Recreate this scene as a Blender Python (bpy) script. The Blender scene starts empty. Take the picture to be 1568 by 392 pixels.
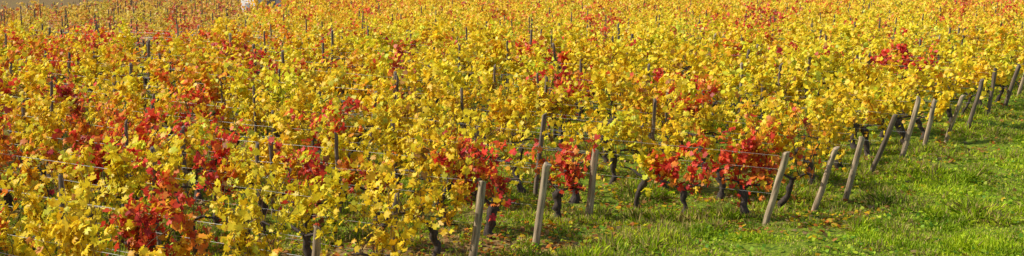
import bpy, math, numpy as np
from mathutils import Vector
rng = np.random.default_rng(11)
sc = bpy.context.scene
sc.view_settings.view_transform='Standard'
sc.view_settings.look='None'
sc.view_settings.exposure=0
H=4.6
# ---------------------------------------------------------------- helpers
_lat = rng.random((256,256))
def vnoise(x,y,scale=1.0,seed=0):
    x=np.asarray(x,float)/scale+seed*17.3+1000; y=np.asarray(y,float)/scale+seed*9.7+1000
    xi=np.floor(x).astype(int); yi=np.floor(y).astype(int)
    fx=x-xi; fy=y-yi; fx=fx*fx*(3-2*fx); fy=fy*fy*(3-2*fy)
    a=_lat[xi%256,yi%256]; b=_lat[(xi+1)%256,yi%256]
    c=_lat[xi%256,(yi+1)%256]; d=_lat[(xi+1)%256,(yi+1)%256]
    return (a*(1-fx)+b*fx)*(1-fy)+(c*(1-fx)+d*fx)*fy
def gh(x,y):
    x=np.asarray(x,float); y=np.asarray(y,float)
    f=np.clip(1-(np.hypot(x,y)-60)/60,0,1)
    q=np.clip(y-36,0,None); fall=-.035*np.where(q<8,q*q/16,q-4)
    fall=np.maximum(fall,-3.2)
    return fall+f*(0.24*(vnoise(x,y,3.0,1)-.5)+0.13*(vnoise(x,y,.8,2)-.5))
RS=np.array([.545,.8384]); RT=np.array([-.8384,.545])
def st2xy(s,t): return s*RS[0]+t*RT[0], s*RS[1]+t*RT[1]
def t_end(s):
    return np.where(np.asarray(s)<18.3, 9.95, 7.45)

def build_mesh(name,V,F,mats,col=None,smooth=False,attr=None):
    me=bpy.data.meshes.new(name)
    V=np.ascontiguousarray(V,dtype=np.float32); F=np.ascontiguousarray(F,dtype=np.int32)
    k=F.shape[1]
    me.vertices.add(len(V)); me.vertices.foreach_set('co',V.ravel())
    me.loops.add(F.size); me.loops.foreach_set('vertex_index',F.ravel())
    me.polygons.add(len(F))
    me.polygons.foreach_set('loop_start',np.arange(0,F.size,k,dtype=np.int32))
    me.polygons.foreach_set('loop_total',np.full(len(F),k,dtype=np.int32))
    if smooth: me.polygons.foreach_set('use_smooth',np.ones(len(F),dtype=bool))
    if col is not None:
        a=me.color_attributes.new('Col','FLOAT_COLOR','POINT')
        c=np.ones((len(V),4),np.float32); c[:,:3]=col
        a.data.foreach_set('color',c.ravel())
    me.update(calc_edges=True)
    for m in mats: me.materials.append(m)
    return me
def add_obj(name,me,parent=None):
    o=bpy.data.objects.new(name,me); sc.collection.objects.link(o)
    if parent is not None: o.parent=parent
    return o
def norm(a): return a/np.maximum(np.linalg.norm(a,axis=-1,keepdims=True),1e-9)

def tubes(P,R,k=5):
    N,M,_=P.shape
    T=np.zeros_like(P); T[:,1:-1]=P[:,2:]-P[:,:-2]; T[:,0]=P[:,1]-P[:,0]; T[:,-1]=P[:,-1]-P[:,-2]
    T=norm(T)
    main=norm(P[:,-1]-P[:,0])
    ref=np.where(np.abs(main[:,2:3])>.6,np.array([[1.,0.3,0]]),np.array([[0,0,1.]]))
    ref=norm(ref)[:,None,:]
    A=norm(np.cross(T,np.broadcast_to(ref,T.shape))); B=np.cross(T,A)
    ang=np.arange(k)*2*np.pi/k
    V=P[:,:,None,:]+R[:,:,None,None]*(A[:,:,None,:]*np.cos(ang)[None,None,:,None]+B[:,:,None,:]*np.sin(ang)[None,None,:,None])
    V=V.reshape(-1,3)
    base=(np.arange(N)[:,None,None]*M+np.arange(M-1)[None,:,None])*k
    j=np.arange(k)[None,None,:]; j2=(j+1)%k
    F=np.stack([base+j,base+j2,base+k+j2,base+k+j],-1).reshape(-1,4)
    return V,F

# ---------------------------------------------------------------- leaf templates
def leaf_tpl(kind):
    if kind==0:
        ang=np.radians([-90,-62,-22,8,32,58,90,122,148,172,202,242])
        rad=np.array([.18,.46,.50,.36,.56,.40,.62,.40,.56,.36,.50,.46])
        x=np.cos(ang)*rad; y=np.sin(ang)*rad
        z=-.10*(x*x+y*y)*4*.35+ .05*np.array([0,1,-1,1,-1,1,-1.5,1,-1,1,-1,1])
        V=np.vstack([[0,0,0.03],np.stack([x,y,z],1)])
        n=len(ang); F=np.array([[0,1+i,1+(i+1)%n] for i in range(n)])
    elif kind==1:
        ang=np.radians([-90,-20,40,90,140,200]); rad=np.array([.3,.52,.5,.6,.5,.52])
        x=np.cos(ang)*rad; y=np.sin(ang)*rad
        z=-.12*np.abs(x)+.04*np.array([0,1,-1,0,1,-1])
        V=np.stack([x,y,z],1); F=np.array([[0,1,3],[1,2,3],[0,3,5],[3,4,5]])
    else:
        V=np.array([[0,-.5,0],[.45,0,-.1],[0,.55,0],[-.45,0,-.1]]); F=np.array([[0,1,2],[0,2,3]])
    return V,F
TPL=[leaf_tpl(i) for i in range(3)]
def place_leaves(P,Nn,U,size,kind):
    tv,tf=TPL[kind]
    n=norm(Nn); u=norm(U-n*(U*n).sum(1,keepdims=True)); v=np.cross(u,n)
    asp=rng.uniform(.8,1.1,(len(P),1)); 
    curl=rng.uniform(-1.5,3.0,(len(P),1))
    V=P[:,None,:]+size[:,None,None]*(tv[None,:,0:1]*v[:,None,:]*asp[:,None,:]+tv[None,:,1:2]*u[:,None,:]+tv[None,:,2:3]*curl[:,None,:]*n[:,None,:])
    F=(np.arange(len(P))[:,None,None]*len(tv)+tf[None])
    return V.reshape(-1,3),F.reshape(-1,3),len(tv)

# ---------------------------------------------------------------- materials
def new_mat(name):
    m=bpy.data.materials.new(name); m.use_nodes=True; nt=m.node_tree; nt.nodes.clear()
    out=nt.nodes.new('ShaderNodeOutputMaterial'); return m,nt,out
def leaf_mat(name,trans=.4,rough=.5,spec=.05):
    m,nt,out=new_mat(name); N=nt.nodes; L=nt.links
    at=N.new('ShaderNodeAttribute'); at.attribute_name='Col'
    nz=N.new('ShaderNodeTexNoise'); nz.inputs['Scale'].default_value=35; nz.inputs['Detail'].default_value=3
    geo=N.new('ShaderNodeNewGeometry'); L.new(geo.outputs['Position'],nz.inputs['Vector'])
    mr=N.new('ShaderNodeMapRange'); mr.inputs[1].default_value=.3; mr.inputs[2].default_value=.7; mr.inputs[3].default_value=.82; mr.inputs[4].default_value=1.14
    L.new(nz.outputs[0],mr.inputs[0])
    mx=N.new('ShaderNodeVectorMath'); mx.operation='SCALE'; L.new(at.outputs['Color'],mx.inputs[0]); L.new(mr.outputs[0],mx.inputs['Scale'])
    d=N.new('ShaderNodeBsdfDiffuse'); t=N.new('ShaderNodeBsdfTranslucent'); g=N.new('ShaderNodeBsdfGlossy'); g.inputs['Roughness'].default_value=rough
    L.new(mx.outputs[0],d.inputs[0]); L.new(mx.outputs[0],t.inputs[0])
    a=N.new('ShaderNodeMixShader'); a.inputs[0].default_value=trans; L.new(d.outputs[0],a.inputs[1]); L.new(t.outputs[0],a.inputs[2])
    b=N.new('ShaderNodeMixShader'); b.inputs[0].default_value=spec; L.new(a.outputs[0],b.inputs[1]); L.new(g.outputs[0],b.inputs[2])
    L.new(b.outputs[0],out.inputs[0]); return m
M_leaf=leaf_mat('vine_leaf',.38,.45,.02)
M_grass=leaf_mat('grass_blade',.40,.5,.015)
def wood_mat(name,c1,c2,sc_=(30,30,4),rough=.85):
    m,nt,out=new_mat(name); N=nt.nodes; L=nt.links
    tc=N.new('ShaderNodeTexCoord'); mp=N.new('ShaderNodeMapping'); mp.inputs['Scale'].default_value=sc_
    L.new(tc.outputs['Object'],mp.inputs[0])
    nz=N.new('ShaderNodeTexNoise'); nz.inputs['Scale'].default_value=1.0; nz.inputs['Detail'].default_value=6; L.new(mp.outputs[0],nz.inputs['Vector'])
    cr=N.new('ShaderNodeValToRGB'); cr.color_ramp.elements[0].position=.32; cr.color_ramp.elements[1].position=.66
    cr.color_ramp.elements[0].color=(*c1,1); cr.color_ramp.elements[1].color=(*c2,1); L.new(nz.outputs[0],cr.inputs[0])
    p=N.new('ShaderNodeBsdfPrincipled'); p.inputs['Roughness'].default_value=rough; L.new(cr.outputs[0],p.inputs['Base Color'])
    bp=N.new('ShaderNodeBump'); bp.inputs['Strength'].default_value=.6; bp.inputs['Distance'].default_value=.01; L.new(nz.outputs[0],bp.inputs['Height']); L.new(bp.outputs[0],p.inputs['Normal'])
    L.new(p.outputs[0],out.inputs[0]); return m
M_post=wood_mat('weathered_post_wood',(.13,.085,.045),(.54,.40,.24),(26,26,3.0))
M_postd=wood_mat('dark_post_wood',(.06,.04,.025),(.24,.17,.11),(38,38,3.5))
M_bark=wood_mat('vine_bark',(.02,.013,.010),(.085,.055,.036),(40,40,14))
M_cane=wood_mat('cane_bark',(.09,.04,.018),(.20,.10,.045),(20,20,20))
m,nt,out=new_mat('galvanised_wire'); p=nt.nodes.new('ShaderNodeBsdfPrincipled'); p.inputs['Base Color'].default_value=(.55,.53,.50,1)
p.inputs['Metallic'].default_value=.2; p.inputs['Roughness'].default_value=.55; nt.links.new(p.outputs[0],out.inputs[0]); M_wire=m

# ground material
m,nt,out=new_mat('vineyard_soil_and_grass'); N=nt.nodes; L=nt.links
geo=N.new('ShaderNodeNewGeometry'); at=N.new('ShaderNodeAttribute'); at.attribute_name='Col'
n1=N.new('ShaderNodeTexNoise'); n1.inputs['Scale'].default_value=9; n1.inputs['Detail'].default_value=8; L.new(geo.outputs['Position'],n1.inputs['Vector'])
n2=N.new('ShaderNodeTexNoise'); n2.inputs['Scale'].default_value=1.3; n2.inputs['Detail'].default_value=5; L.new(geo.outputs['Position'],n2.inputs['Vector'])
soil=N.new('ShaderNodeValToRGB'); e=soil.color_ramp.elements; e[0].position=.35; e[0].color=(.11,.062,.024,1); e[1].position=.68; e[1].color=(.36,.23,.09,1); L.new(n1.outputs[0],soil.inputs[0])
gr=N.new('ShaderNodeValToRGB'); e=gr.color_ramp.elements; e[0].position=.35; e[0].color=(.07,.12,.01,1); e[1].position=.68; e[1].color=(.26,.32,.025,1); L.new(n1.outputs[0],gr.inputs[0])
ad=N.new('ShaderNodeMath'); ad.operation='ADD'; L.new(at.outputs['Fac'],ad.inputs[0]); L.new(n2.outputs[0],ad.inputs[1])
rm=N.new('ShaderNodeMapRange'); rm.inputs[1].default_value=.74; rm.inputs[2].default_value=1.12; L.new(ad.outputs[0],rm.inputs[0])
mx=N.new('ShaderNodeMixRGB'); L.new(rm.outputs[0],mx.inputs[0]); L.new(soil.outputs[0],mx.inputs[1]); L.new(gr.outputs[0],mx.inputs[2])
p=N.new('ShaderNodeBsdfPrincipled'); p.inputs['Roughness'].default_value=.95; p.inputs['Specular IOR Level'].default_value=.1; L.new(mx.outputs[0],p.inputs['Base Color'])
bp=N.new('ShaderNodeBump'); bp.inputs['Strength'].default_value=.9; bp.inputs['Distance'].default_value=.06; L.new(n1.outputs[0],bp.inputs['Height']); L.new(bp.outputs[0],p.inputs['Normal'])
L.new(p.outputs[0],out.inputs[0]); M_ground=m

# ---------------------------------------------------------------- ground
def greenness(x,y):
    s=x*RS[0]+y*RS[1]; t=x*RT[0]+y*RT[1]
    out_=np.clip((t_end(s)-.1-t)/1.2,0,1)
    inner=.45+.5*(vnoise(x,y,1.6,5)-.3)+.28*np.clip((x+3)/8,-1,1)
    dry=np.exp(-(((x+1.3)/1.9)**2+((y-18.3)/1.1)**2))
    dry2=np.exp(-(((x-2.2)/3.4)**2+((y-17.6)/1.2)**2))
    pat=.35*np.clip(vnoise(x,y,.9,31)*2-.9,0,1)
    return np.clip(np.maximum(inner,out_*1.0)-dry*.5-dry2*.5-pat,0,1)
xs=np.concatenate([[-3000,-800,-300,-120],np.arange(-60,-14,2.),np.arange(-14,20,.3),np.arange(20,62,2.),[120,300,800,3000]])
ys=np.concatenate([[-3000,-800,-200,-50,-10,5],np.arange(10,42,.3),np.arange(42,134,2.),[150,300,800,3000]])
X,Y=np.meshgrid(xs,ys); V=np.stack([X,Y,gh(X,Y)],-1).reshape(-1,3)
nx,ny=len(xs),len(ys); i=np.arange(nx-1)[None,:]+np.arange(ny-1)[:,None]*nx
F=np.stack([i,i+1,i+nx+1,i+nx],-1).reshape(-1,4)
g=greenness(V[:,0],V[:,1]); g[(V[:,0]<-18)&(V[:,1]>60)]=.2
add_obj('ground',build_mesh('ground',V,F,[M_ground],col=np.stack([g,g,g],1),smooth=True))

# ---------------------------------------------------------------- colours
YEL=np.array([.97,.72,.025]); GOLD=np.array([.95,.54,.015]); ORG=np.array([.92,.28,.035]); RED=np.array([.84,.07,.035]); DRED=np.array([.46,.03,.035]); LIME=np.array([.76,.76,.05]); BRN=np.array([.42,.19,.05])
PAL=np.stack([YEL,GOLD,ORG,RED,DRED,LIME,BRN])
W={ 'y':[.76,.10,.006,0,0,.125,.01],'g':[.57,.30,.06,.01,0,.05,.02],'o':[.18,.33,.34,.11,.01,.0,.03],'r':[.08,.09,.25,.46,.09,0,.03],'d':[.05,.06,.14,.50,.21,0,.04]}
SPOTS=[(-4.3,17.8,.65,'r'),(-4.3,15.8,.6,'r'),(-5.9,20.9,.6,'r'),(-7.2,21.7,.55,'d'),(-3.15,19.1,.6,'d'),(-4.15,20.0,.4,'r'),(-6.9,27.1,.7,'r'),(-6.1,25.7,.5,'d'),
(-8.9,23.3,.7,'d'),(-5.4,15.5,.4,'r'),(.7,20.4,.6,'r'),(-.23,19.0,.55,'r'),(2.75,20.9,.5,'r'),(3.65,20.4,.5,'r'),(3.4,29.8,.9,'d'),(3.2,31.8,.6,'r'),
(10.1,35.6,1.1,'d'),(7.7,40.4,1.0,'o'),(-6.1,32.5,.9,'r'),(-11.2,31,.7,'r'),(-9.1,26.6,.6,'r'),(8.9,50,1.6,'d'),(9.7,58,2.5,'d'),(-4.9,37,1,'o'),(-2.1,19.8,.6,'o'),
(-7.0,30,.8,'o'),(-2.6,28,.8,'o'),(1.9,20.0,.6,'o'),(-1.2,24,.7,'o'),(20,60,2.0,'r'),(14,50,1.2,'r'),(-12.5,38,1.2,'r'),(-16,50,1.7,'r'),(4,58,1.6,'r'),(-2,62,1.6,'r'),(6,45,1,'o'),
(-18,46,1.3,'r'),(24,75,2.0,'d'),(10,75,2.4,'r'),(-8,72,3,'o'),(0,80,2.4,'r'),(16,85,2.4,'r'),(30,85,2.4,'d'),(-1.0,30.5,.6,'r'),(-3.5,33,.7,'o'),(1.2,36,.8,'r'),(-7.5,24,.7,'o'),(-10,35,1,'o'),(-1.0,26.0,.5,'r'),(5.2,33,.7,'r'),(-13,42,1,'r')]
def vine_type(x,y):
    for a,b,r,k in SPOTS:
        if (x-a)**2+(y-b)**2<r*r: return k
    far=np.clip((y-32)/35,0,1); left=np.clip(-x/(.39*y),-1,1)
    v=rng.random()*.6+.4*float(vnoise(x,y,6,9))
    nl=.5 if y<20 else 1
    pr=.035+.08*far; po=.03+.20*far+.12*max(left,0)*nl; pg=.08+.24*far+.16*max(left,0)*nl
    u=rng.random()
    if u<pr: return 'r' if rng.random()<.75 else 'd'
    if v>1-po*.9-.12: return 'o' if rng.random()<.75 else 'g'
    if rng.random()<pg+.08*v: return 'g'
    return 'y'

# ---------------------------------------------------------------- vines
SUN=norm(np.array([-.80,.00,.71]))
class Acc:
    def __init__(s): s.LV=[];s.LF=[];s.LC=[];s.nl=0;s.WV=[];s.WF=[];s.WM=[];s.nw=0
    def leaves(s,V,F,C):
        s.LV.append(V); s.LF.append(F+s.nl); s.LC.append(C); s.nl+=len(V)
    def wood(s,V,F,mi):
        s.WV.append(V); s.WF.append(F+s.nw); s.WM.append(np.full(len(F),mi,dtype=np.int32)); s.nw+=len(V)
    def emit(s,name,parent=None):
        e=bpy.data.objects.new(name,None); e.empty_display_size=.3; sc.collection.objects.link(e)
        if s.LV:
            add_obj('leaves',build_mesh('leaves',np.concatenate(s.LV),np.concatenate(s.LF),[M_leaf],col=np.concatenate(s.LC)),e)
        if s.WV:
            me=build_mesh('trunk_and_canes',np.concatenate(s.WV),np.concatenate(s.WF),[M_bark,M_cane],smooth=True)
            me.polygons.foreach_set('material_index',np.concatenate(s.WM)); add_obj('trunk_and_canes',me,e)
        return e
RS3=np.array([*RS,0]); RT3=np.array([*RT,0]); UP=np.array([0,0,1.])
def patch(x,y): return np.exp(-(((x+11.5)/3.8)**2+((y-46.5)/2.4)**2))
def thin(x,y):
    b=.40 if (x<-.20*y and y>50) else 0
    return np.clip(1-1.0*patch(x,y)-b,.03,1)
def make_vine(acc,s,t):
    x,y=st2xy(s,t); d=y
    kind=0 if d<27 else (1 if d<46 else 2)
    vt=vine_type(x,y)
    th=thin(x,y)
    vig=np.clip(rng.normal(1,.36),.35,1.8)
    if rng.random()<.08: vig*=.3
    if vt in 'rd' and d<42: vig=np.clip(vig,.75,1.05)
    vig*=th
    hs=rng.uniform(.80,1.34)
    z0=float(gh(x,y)); base=np.array([x,y,z0])
    hh=rng.uniform(.40,.62)
    if d<60:
        M=9; q=np.linspace(0,1,M)
        lean=RT3*rng.normal(0,.15)+RS3*rng.normal(0,.06)
        P=base+q[:,None]*UP*hh+q[:,None]**1.3*lean+np.cumsum(rng.normal(0,.022,(M,3))*np.array([1,1,.3]),0)
        P[0]=base-UP*.03
        R=np.interp(q,[0,.12,.5,.85,1],[.078,.056,.044,.064,.042])*rng.uniform(.8,1.35)*(1+rng.normal(0,.17,M))
        V,F=tubes(P[None],R[None],7 if d<30 else 4); acc.wood(V,F,0); head=P[-1]
    else: head=base+UP*hh
    arms=[]
    for sg in (-1,1):
        M=5;q=np.linspace(0,1,M); ln=rng.uniform(.35,.6)
        P=head+q[:,None]*RT3*sg*ln+UP*(.10*np.sin(q*2.2))[:,None]+np.cumsum(rng.normal(0,.014,(M,3)),0); P[0]=head-UP*.01
        arms.append(P)
        if d<45:
            V,F=tubes(P[None],np.linspace(.026,.011,M)[None],5 if d<30 else 3); acc.wood(V,F,0)
    nc=int(round(rng.uniform(9,14)*np.clip(vig,.5,1.2)))
    M=6; q=np.linspace(0,1,M)
    st=np.empty((nc,3))
    for i in range(nc):
        P=arms[i%2]; u=rng.random()*(M-2); k=int(u); st[i]=P[k]*(1-(u-k))+P[k+1]*(u-k)
    Lc=rng.uniform(.5,1.15,nc)*np.clip(.7+.3*vig,.6,1.15)*hs
    dirv=UP[None]+RT3*rng.normal(0,.28,(nc,1))+RS3*rng.normal(0,.22,(nc,1))
    drp=RT3*rng.normal(0,.28,(nc,1))+RS3*rng.normal(0,.26,(nc,1))-UP*rng.uniform(0,.34,(nc,1))
    C=st[:,None,:]+q[None,:,None]*Lc[:,None,None]*dirv[:,None,:]+(q**2.2)[None,:,None]*drp[:,None,:]*Lc[:,None,None]+rng.normal(0,.012,(nc,M,3))
    C[:,0]=st
    if d<40:
        V,F=tubes(C,np.broadcast_to(np.linspace(.0068,.003,M),(nc,M)).copy(),3); acc.wood(V,F,1)
    per_m=(310,240,130)[kind]*vig
    if kind==0 and x>-2 and vt not in 'rd': per_m*=.78
    if kind==2 and d>70: per_m*=.75
    nL=int(per_m*1.1)
    if nL<1: return
    cw=rng.gamma(1.0,1,nc); ci=rng.choice(nc,nL,p=cw/cw.sum())
    u=rng.beta(1.3,1.0,nL)*(M-1.001)
    if kind==2: u=rng.beta(1.9,1.0,nL)*(M-1.001)
    k=u.astype(int); fr=(u-k)[:,None]
    P=C[ci,k]*(1-fr)+C[ci,k+1]*fr
    sp=.062 if kind<2 else .085
    P=P+RT3*rng.normal(0,sp,(nL,1))+RS3*rng.normal(0,sp,(nL,1))+UP*rng.normal(-.02,.05,(nL,1))
    lo=rng.random(nL)<.04; P[lo,2]=z0+rng.uniform(.25,.65,lo.sum())
    nn=rng.normal(0,.68,(nL,3))+UP*.15+SUN*.70+np.array([0,-.20,0])
    U=rng.normal(0,.55,(nL,3))-UP*.8
    size=rng.uniform(.55,1.2,nL)*(.118,.126,.150)[kind]
    if kind==2: size*=np.clip(d/60,.80,1.22)
    V,F,K=place_leaves(P,nn,U,size,kind)
    w=np.array(W[vt]); w=w/w.sum(); ti=rng.choice(7,nL,p=w)
    share=rng.choice(7,nc,p=w)[ci]; ti=np.where(rng.random(nL)<.45,share,ti)
    c=PAL[ti].copy(); b=rng.random((nL,1)); c=c*(1-.20*b)+PAL[rng.choice(7,nL,p=w)]*.20*b
    c*=rng.uniform(.78,1.08,(nL,1))
    vh=1+rng.normal(0,.05,3); c=c*vh
    ff=.12*np.clip((d-38)/30,0,1); c=c*(1-ff)+np.array([.90,.44,.16])*ff
    if x<-.20*y and y>50: c=c*.72+np.array([.36,.20,.13])*.28
    Cc=np.repeat(c,K,axis=0)
    if kind==0:
        edge=np.ones(K); edge[1:]=rng.uniform(.84,1.0,K-1); Cc=Cc*np.tile(edge,nL)[:,None]**np.array([.5,1.1,1.])
    acc.leaves(V,F,np.clip(Cc,0,.98))

rows=[9.2,10.9,12.6,14.3,15.8,17.5]+[19.07+1.72*k for k in range(56)]
wiresP=[]
post_xy=[]
YMAX=110
def in_view(x,y,mg=1.5): return abs(x)<.43*y+mg and 12.5<y<YMAX
HUT=(-15.9,83.0)
def planted(x,y):
    return in_view(x,y) and not (abs(x-HUT[0])<2.0 and abs(y-HUT[1])<2.3) and not (y>74 and x<-28.6-(y-73)*.109)
for s in rows:
    te=float(t_end(s)); acc=Acc()
    t=te+rng.uniform(.45,.75)
    tt=t; ts_in=[]
    while tt<te+135:
        x,y=st2xy(s,tt)
        if planted(x,y):
            ts_in.append(tt)
            js=s+rng.normal(0,.09 if y<30 else .20)
            if y<24 and abs(x)<.41*y:
                a=Acc(); make_vine(a,js,tt); a.emit('grapevine')
            else:
                make_vine(acc,js,tt)
        tt+=rng.uniform(.90,1.2)
    if acc.LV: acc.emit('grapevine_row')
    if not ts_in: continue
    t0,t1=(te if ts_in[0]<te+1.5 else ts_in[0]),ts_in[-1]
    tt=te+rng.uniform(3.0,4.5)
    while tt<t1:
        if tt>t0:
            x,y=st2xy(s,tt)
            if planted(x,y): post_xy.append((x,y))
        tt+=rng.uniform(2.6,4.6)*(.6 if y>50 and x<-.2*y else 1)
    if s>75: continue
    n=max(3,int((t1-t0)/3)); q=np.linspace(t0,t1,n)
    for z in (.55,.88,1.12):
        wx,wy=st2xy(s,q); P=np.stack([wx,wy,z+gh(wx,wy)+rng.normal(0,.02,n)],1)
        r=np.full(n,.0015)+.0016*((wx<-.10*wy)&(wy<36))
        r=r+.008*patch(wx,wy)
        V,F=tubes(P[None],r[None],3); wiresP.append((V,F))
nv=0;VV=[];FF=[]
for V,F in wiresP: VV.append(V);FF.append(F+nv);nv+=len(V)
add_obj('trellis_wires',build_mesh('trellis_wires',np.concatenate(VV),np.concatenate(FF),[M_wire],smooth=True))

# ---------------------------------------------------------------- posts
def post_mesh(h,r,sides=14):
    zs=np.array([-.25,0,.12,.35,.6,.8,.95,.985,1.0]); zs=np.where(zs<0,zs,zs*h); M=len(zs)
    rr=r*np.array([1.0,1.05,1.0,1.02,.97,1.0,.98,.94,.82])*(1+rng.normal(0,.02,M))
    cx=np.cumsum(rng.normal(0,.008,(M,2)),0); a=np.arange(sides)*2*np.pi/sides
    lump=1+.05*np.sin(a*2+rng.random()*6)+.03*np.sin(a*5+rng.random()*6)
    V=np.stack([cx[:,0:1]+rr[:,None]*lump*np.cos(a),cx[:,1:2]+rr[:,None]*lump*np.sin(a),np.repeat(zs[:,None],sides,1)+ (np.arange(M)[:,None]>=6)*.02*np.cos(a+rng.random()*6)],-1).reshape(-1,3)
    F=[]
    for i in range(M-1):
        for j in range(sides):
            F.append((i*sides+j,i*sides+(j+1)%sides,(i+1)*sides+(j+1)%sides,(i+1)*sides+j))
    F.append(tuple((M-1)*sides+j for j in range(sides)))
    me=bpy.data.meshes.new('wooden_post'); me.from_pydata(V.tolist(),[],F); 
    for p_ in me.polygons: p_.use_smooth=len(p_.vertices)==4
    return me
def put_post(x,y,h,r,lean_t,lean_s,mat,name='wooden_post'):
    me=post_mesh(h,r); me.materials.append(mat); o=add_obj(name,me)
    o.location=(x,y,float(gh(x,y)))
    up=Vector((0,0,1))+Vector((*(RT*lean_t),0))+Vector((*(RS*lean_s),0))
    o.rotation_mode='QUATERNION'; o.rotation_quaternion=up.to_track_quat('Z','Y')
ENDS=[(-2.62,16.75,.80,.055,-.12,0,0),(-1.62,17.5,1.0,.042,-.05,0,1),(-.58,17.45,1.18,.056,-.14,.02,0),(.34,18.5,1.26,.053,-.12,.02,0),(1.22,20.4,1.16,.055,-.12,.02,0),
(4.02,20.1,1.24,.053,-.29,0,0),(5.05,21.5,1.22,.052,-.28,.02,0),(5.85,22.5,1.20,.052,-.22,0,0),(6.65,23.9,1.30,.048,-.36,0,1),(7.62,25.2,1.28,.05,-.24,0,0),
(8.65,27.1,1.18,.05,-.20,.02,0),(9.68,28.8,1.14,.047,-.31,0,0),(10.55,29.9,1.2,.05,-.24,0,1),(11.85,32.2,1.2,.05,-.10,0,1),(12.8,33.6,1.15,.055,-.28,0,1),(13.9,35.6,1.1,.05,-.25,0,0),(14.9,37.2,1.1,.05,-.2,0,0)]
for x,y,h,r,lt,ls,dk in ENDS: put_post(x,y,h,r,lt,ls,M_postd if dk else M_post)
for x,y,h,r,lt,ls,dk in [(-.66,22.3,1.30,.045,-.02,0,1),(-3.9,20.9,1.3,.04,.03,0,1),(.72,28.5,1.45,.03,.14,0,1),(-2.6,28.5,1.6,.04,.0,0,1),(-5.6,22.0,1.35,.045,.03,.02,1),(-6.9,24.8,1.45,.04,-.02,0,1)]:
    put_post(x,y,h,r,lt,ls,M_postd)
SP=[]
for x,y in post_xy:
    if y<46: put_post(x,y,rng.uniform(1.3,1.65),rng.uniform(.025,.042),rng.normal(0,.06),rng.normal(0,.04),M_postd if (rng.random()<.8 or y<24) else M_post)
    else: SP.append((x,y))
SP=np.array(SP); n=len(SP)
b=np.stack([SP[:,0],SP[:,1],gh(SP[:,0],SP[:,1])-.05],1); tp=b+np.stack([rng.normal(0,.06,n),rng.normal(0,.06,n),rng.uniform(1.4,1.8,n)],1)
P=b[:,None]*(1-np.linspace(0,1,4))[None,:,None]+tp[:,None]*np.linspace(0,1,4)[None,:,None]
V,F=tubes(P,np.broadcast_to(np.array([.036,.034,.032,.024]),(n,4)).copy(),6)
add_obj('distant_wooden_stakes',build_mesh('distant_wooden_stakes',V,F,[M_postd],smooth=True))

# ---------------------------------------------------------------- grass
def grass(name,N,y0,y1,lscale,wscale,power=2.2):
    yy=y0*(y1/y0)**(rng.random(N)**1.0) ; xx=rng.uniform(-1,1,N)*(.43*yy+1.0)
    gr=greenness(xx,yy); cl=vnoise(xx,yy,.30,11)*.5+vnoise(xx,yy,1.0,12)*.5
    keep=rng.random(N)<np.clip(gr*1.6*(.12+1.5*cl),.05,1)
    xx,yy,gr,cl=xx[keep],yy[keep],gr[keep],cl[keep]; n=len(xx)
    B=np.stack([xx,yy,gh(xx,yy)-.005],1)
    ln=rng.uniform(.05,.13,n)*(.15+4.2*cl**2.8)*lscale; wd=rng.uniform(.008,.018,n)*wscale*(.8+.5*cl)
    az=rng.random(n)*2*np.pi; tilt=rng.uniform(.1,1.35,n)
    D=np.stack([np.cos(az)*np.sin(tilt),np.sin(az)*np.sin(tilt),np.cos(tilt)],1)
    S=np.stack([-np.sin(az),np.cos(az),rng.normal(0,.2,n)],1)
    mid=B+D*ln[:,None]*.55+UP*(ln*.06)[:,None]; tip=B+D*ln[:,None]-UP*(ln*.12*tilt)[:,None]
    V=np.stack([B,mid+S*wd[:,None]*.5,tip,mid-S*wd[:,None]*.5],1).reshape(-1,3)
    F=(np.arange(n)[:,None,None]*4+np.array([[0,1,2],[0,2,3]])[None]).reshape(-1,3)
    g1=np.array([.44,.64,.010]); g2=np.array([.80,.84,.035]); dry=np.array([.76,.58,.18]); dk=np.array([.13,.26,.010])
    a=rng.random((n,1)); c=g1*(1-a)+g2*a
    k=np.clip(vnoise(xx,yy,1.1,14)*.9+vnoise(xx,yy,.4,15)*.8-.24,0,1)[:,None]**1.2; c=c*(.24+.76*k)+dk*(.76-.76*k)
    isdry=rng.random(n)<np.where(gr>.9,.05+.28*np.clip(vnoise(xx,yy,1.8,16)*2-1.0,0,1),.40); c[isdry]=dry*rng.uniform(.4,1.0,(isdry.sum(),1))
    c*=rng.uniform(.7,1.2,(n,1))
    add_obj(name,build_mesh(name,V,F,[M_grass],col=np.repeat(np.clip(c,0,.95),4,axis=0)))
grass('grass',640000,15.5,38,1.0,1.0)
grass('distant_grass',150000,38,62,1.7,2.2)
def fallen(name,N,y0,y1,pal,sizes,onlygrass=False,flat=.25,zoff=.02,mat=None):
    yy=y0*(y1/y0)**rng.random(N); xx=rng.uniform(-1,1,N)*(.43*yy+1)
    s=xx*RS[0]+yy*RS[1]; t=xx*RT[0]+yy*RT[1]
    inside=t>t_end(s)-1.2
    keep=(rng.random(N)<np.where(inside,.3,1.)) if onlygrass else (rng.random(N)<np.where(inside,1.,.07))
    keep&=rng.random(N)<-.1+1.5*vnoise(xx,yy,.6,21)
    xx,yy=xx[keep],yy[keep]; n=len(xx)
    P=np.stack([xx,yy,gh(xx,yy)+zoff+rng.random(n)*.03],1)
    nn=UP+rng.normal(0,flat,(n,3)); U=rng.normal(0,1,(n,3)); sz=rng.uniform(*sizes,n)
    V,F,K=place_leaves(P,nn,U,sz,1)
    pal=np.array(pal); c=pal[rng.integers(0,len(pal),n)]*rng.uniform(.6,1.1,(n,1))
    add_obj(name,build_mesh(name,V,F,[mat or M_leaf],col=np.clip(np.repeat(c,K,axis=0),0,.95)))
fallen('fallen_leaves',42000,15.5,48,[BRN,BRN*1.2,GOLD*.8,YEL*.9,ORG*.7,(.42,.28,.12)],(.05,.11),flat=.35,zoff=.03)
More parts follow.
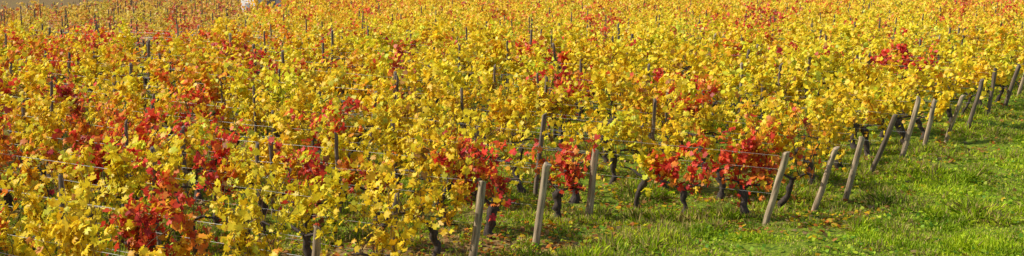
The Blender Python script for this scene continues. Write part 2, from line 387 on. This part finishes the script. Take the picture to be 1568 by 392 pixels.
fallen('low_weeds',50000,16,40,[(.32,.50,.02),(.46,.62,.03),(.14,.30,.02),(.62,.70,.04)],(.03,.08),True,.6,.05,M_grass)

# ---------------------------------------------------------------- hut (far, only part of it is in the picture)
def box(cx,cy,cz,sx,sy,sz):
    v=np.array([[x,y,z] for z in(-.5,.5) for y in(-.5,.5) for x in(-.5,.5)])*[sx,sy,sz]+[cx,cy,cz]
    f=[(0,2,3,1),(4,5,7,6),(0,1,5,4),(2,6,7,3),(0,4,6,2),(1,3,7,5)]
    return v.tolist(),f
def simple(name,c,rough=.9,scale=6):
    return wood_mat(name,tuple(np.array(c)*.8),c,(scale,scale,scale),rough)
hut=bpy.data.objects.new('stone_hut',None); sc.collection.objects.link(hut); hut.location=(HUT[0],HUT[1],float(gh(*HUT))-.05); hut.rotation_euler=(0,0,math.radians(-48))
M_wall=simple('lime_render',(.66,.63,.58)); M_roof=simple('slate_roof',(.16,.15,.15)); M_door=simple('grey_door',(.22,.24,.26))
def part(nm,v,f,mt):
    me=bpy.data.meshes.new(nm); me.from_pydata(v,[],f); me.materials.append(mt); add_obj(nm,me,hut)
w,dp,hw=1.7,1.9,2.3
part('walls',*box(0,0,hw/2,w,dp,hw),M_wall)
part('gable',[(-w/2,-dp/2,hw+.002),(w/2,-dp/2,hw+.002),(0,-dp/2,hw+.75),(-w/2,dp/2,hw+.002),(w/2,dp/2,hw+.002),(0,dp/2,hw+.75)],[(0,1,2),(3,5,4),(0,2,5,3),(1,4,5,2),(0,3,4,1)],M_wall)
for sg,nm in((-1,'roof_left'),(1,'roof_right')):
    x0,z0,x1,z1=sg*(w/2+.15),hw-.08,0,hw+.82; y0,y1=-dp/2-.15,dp/2+.15
    part(nm,[(x0,y0,z0),(x0,y1,z0),(x1,y1,z1),(x1,y0,z1),(x0,y0,z0+.07),(x0,y1,z0+.07),(x1,y1,z1+.07),(x1,y0,z1+.07)],[(0,1,2,3),(4,7,6,5),(0,4,5,1),(2,6,7,3),(0,3,7,4),(1,5,6,2)],M_roof)
part('door',*box(w/2+.02,.1,.95,.05,.8,1.9),M_door)
part('window',*box(0,-dp/2-.02,1.35,.5,.05,.5),M_door)

# ---------------------------------------------------------------- light
w_=bpy.data.worlds.new('World'); sc.world=w_; w_.use_nodes=True; nt=w_.node_tree
bg=nt.nodes['Background']; sky=nt.nodes.new('ShaderNodeTexSky'); sky.sky_type='NISHITA'; sky.sun_disc=False
el=math.asin(SUN[2]); sky.sun_elevation=el; sky.sun_rotation=math.atan2(SUN[0],SUN[1])
nt.links.new(sky.outputs[0],bg.inputs[0]); bg.inputs[1].default_value=.14
sl=bpy.data.lights.new('sun','SUN'); sl.energy=5.0; sl.angle=math.radians(.6); sl.color=(1,.96,.85)
so=bpy.data.objects.new('sun',sl); sc.collection.objects.link(so); so.location=(-20,-5,30)
so.rotation_mode='QUATERNION'; so.rotation_quaternion=Vector((-SUN).tolist()).to_track_quat('-Z','Y')
# ---------------------------------------------------------------- camera
cd=bpy.data.cameras.new('camera'); cam=bpy.data.objects.new('camera',cd); sc.collection.objects.link(cam)
cam.location=(0,0,H); cam.rotation_euler=(math.radians(90-8.65),0,0)
cd.sensor_width=36; cd.lens=45.9; cd.clip_end=6000; sc.camera=cam
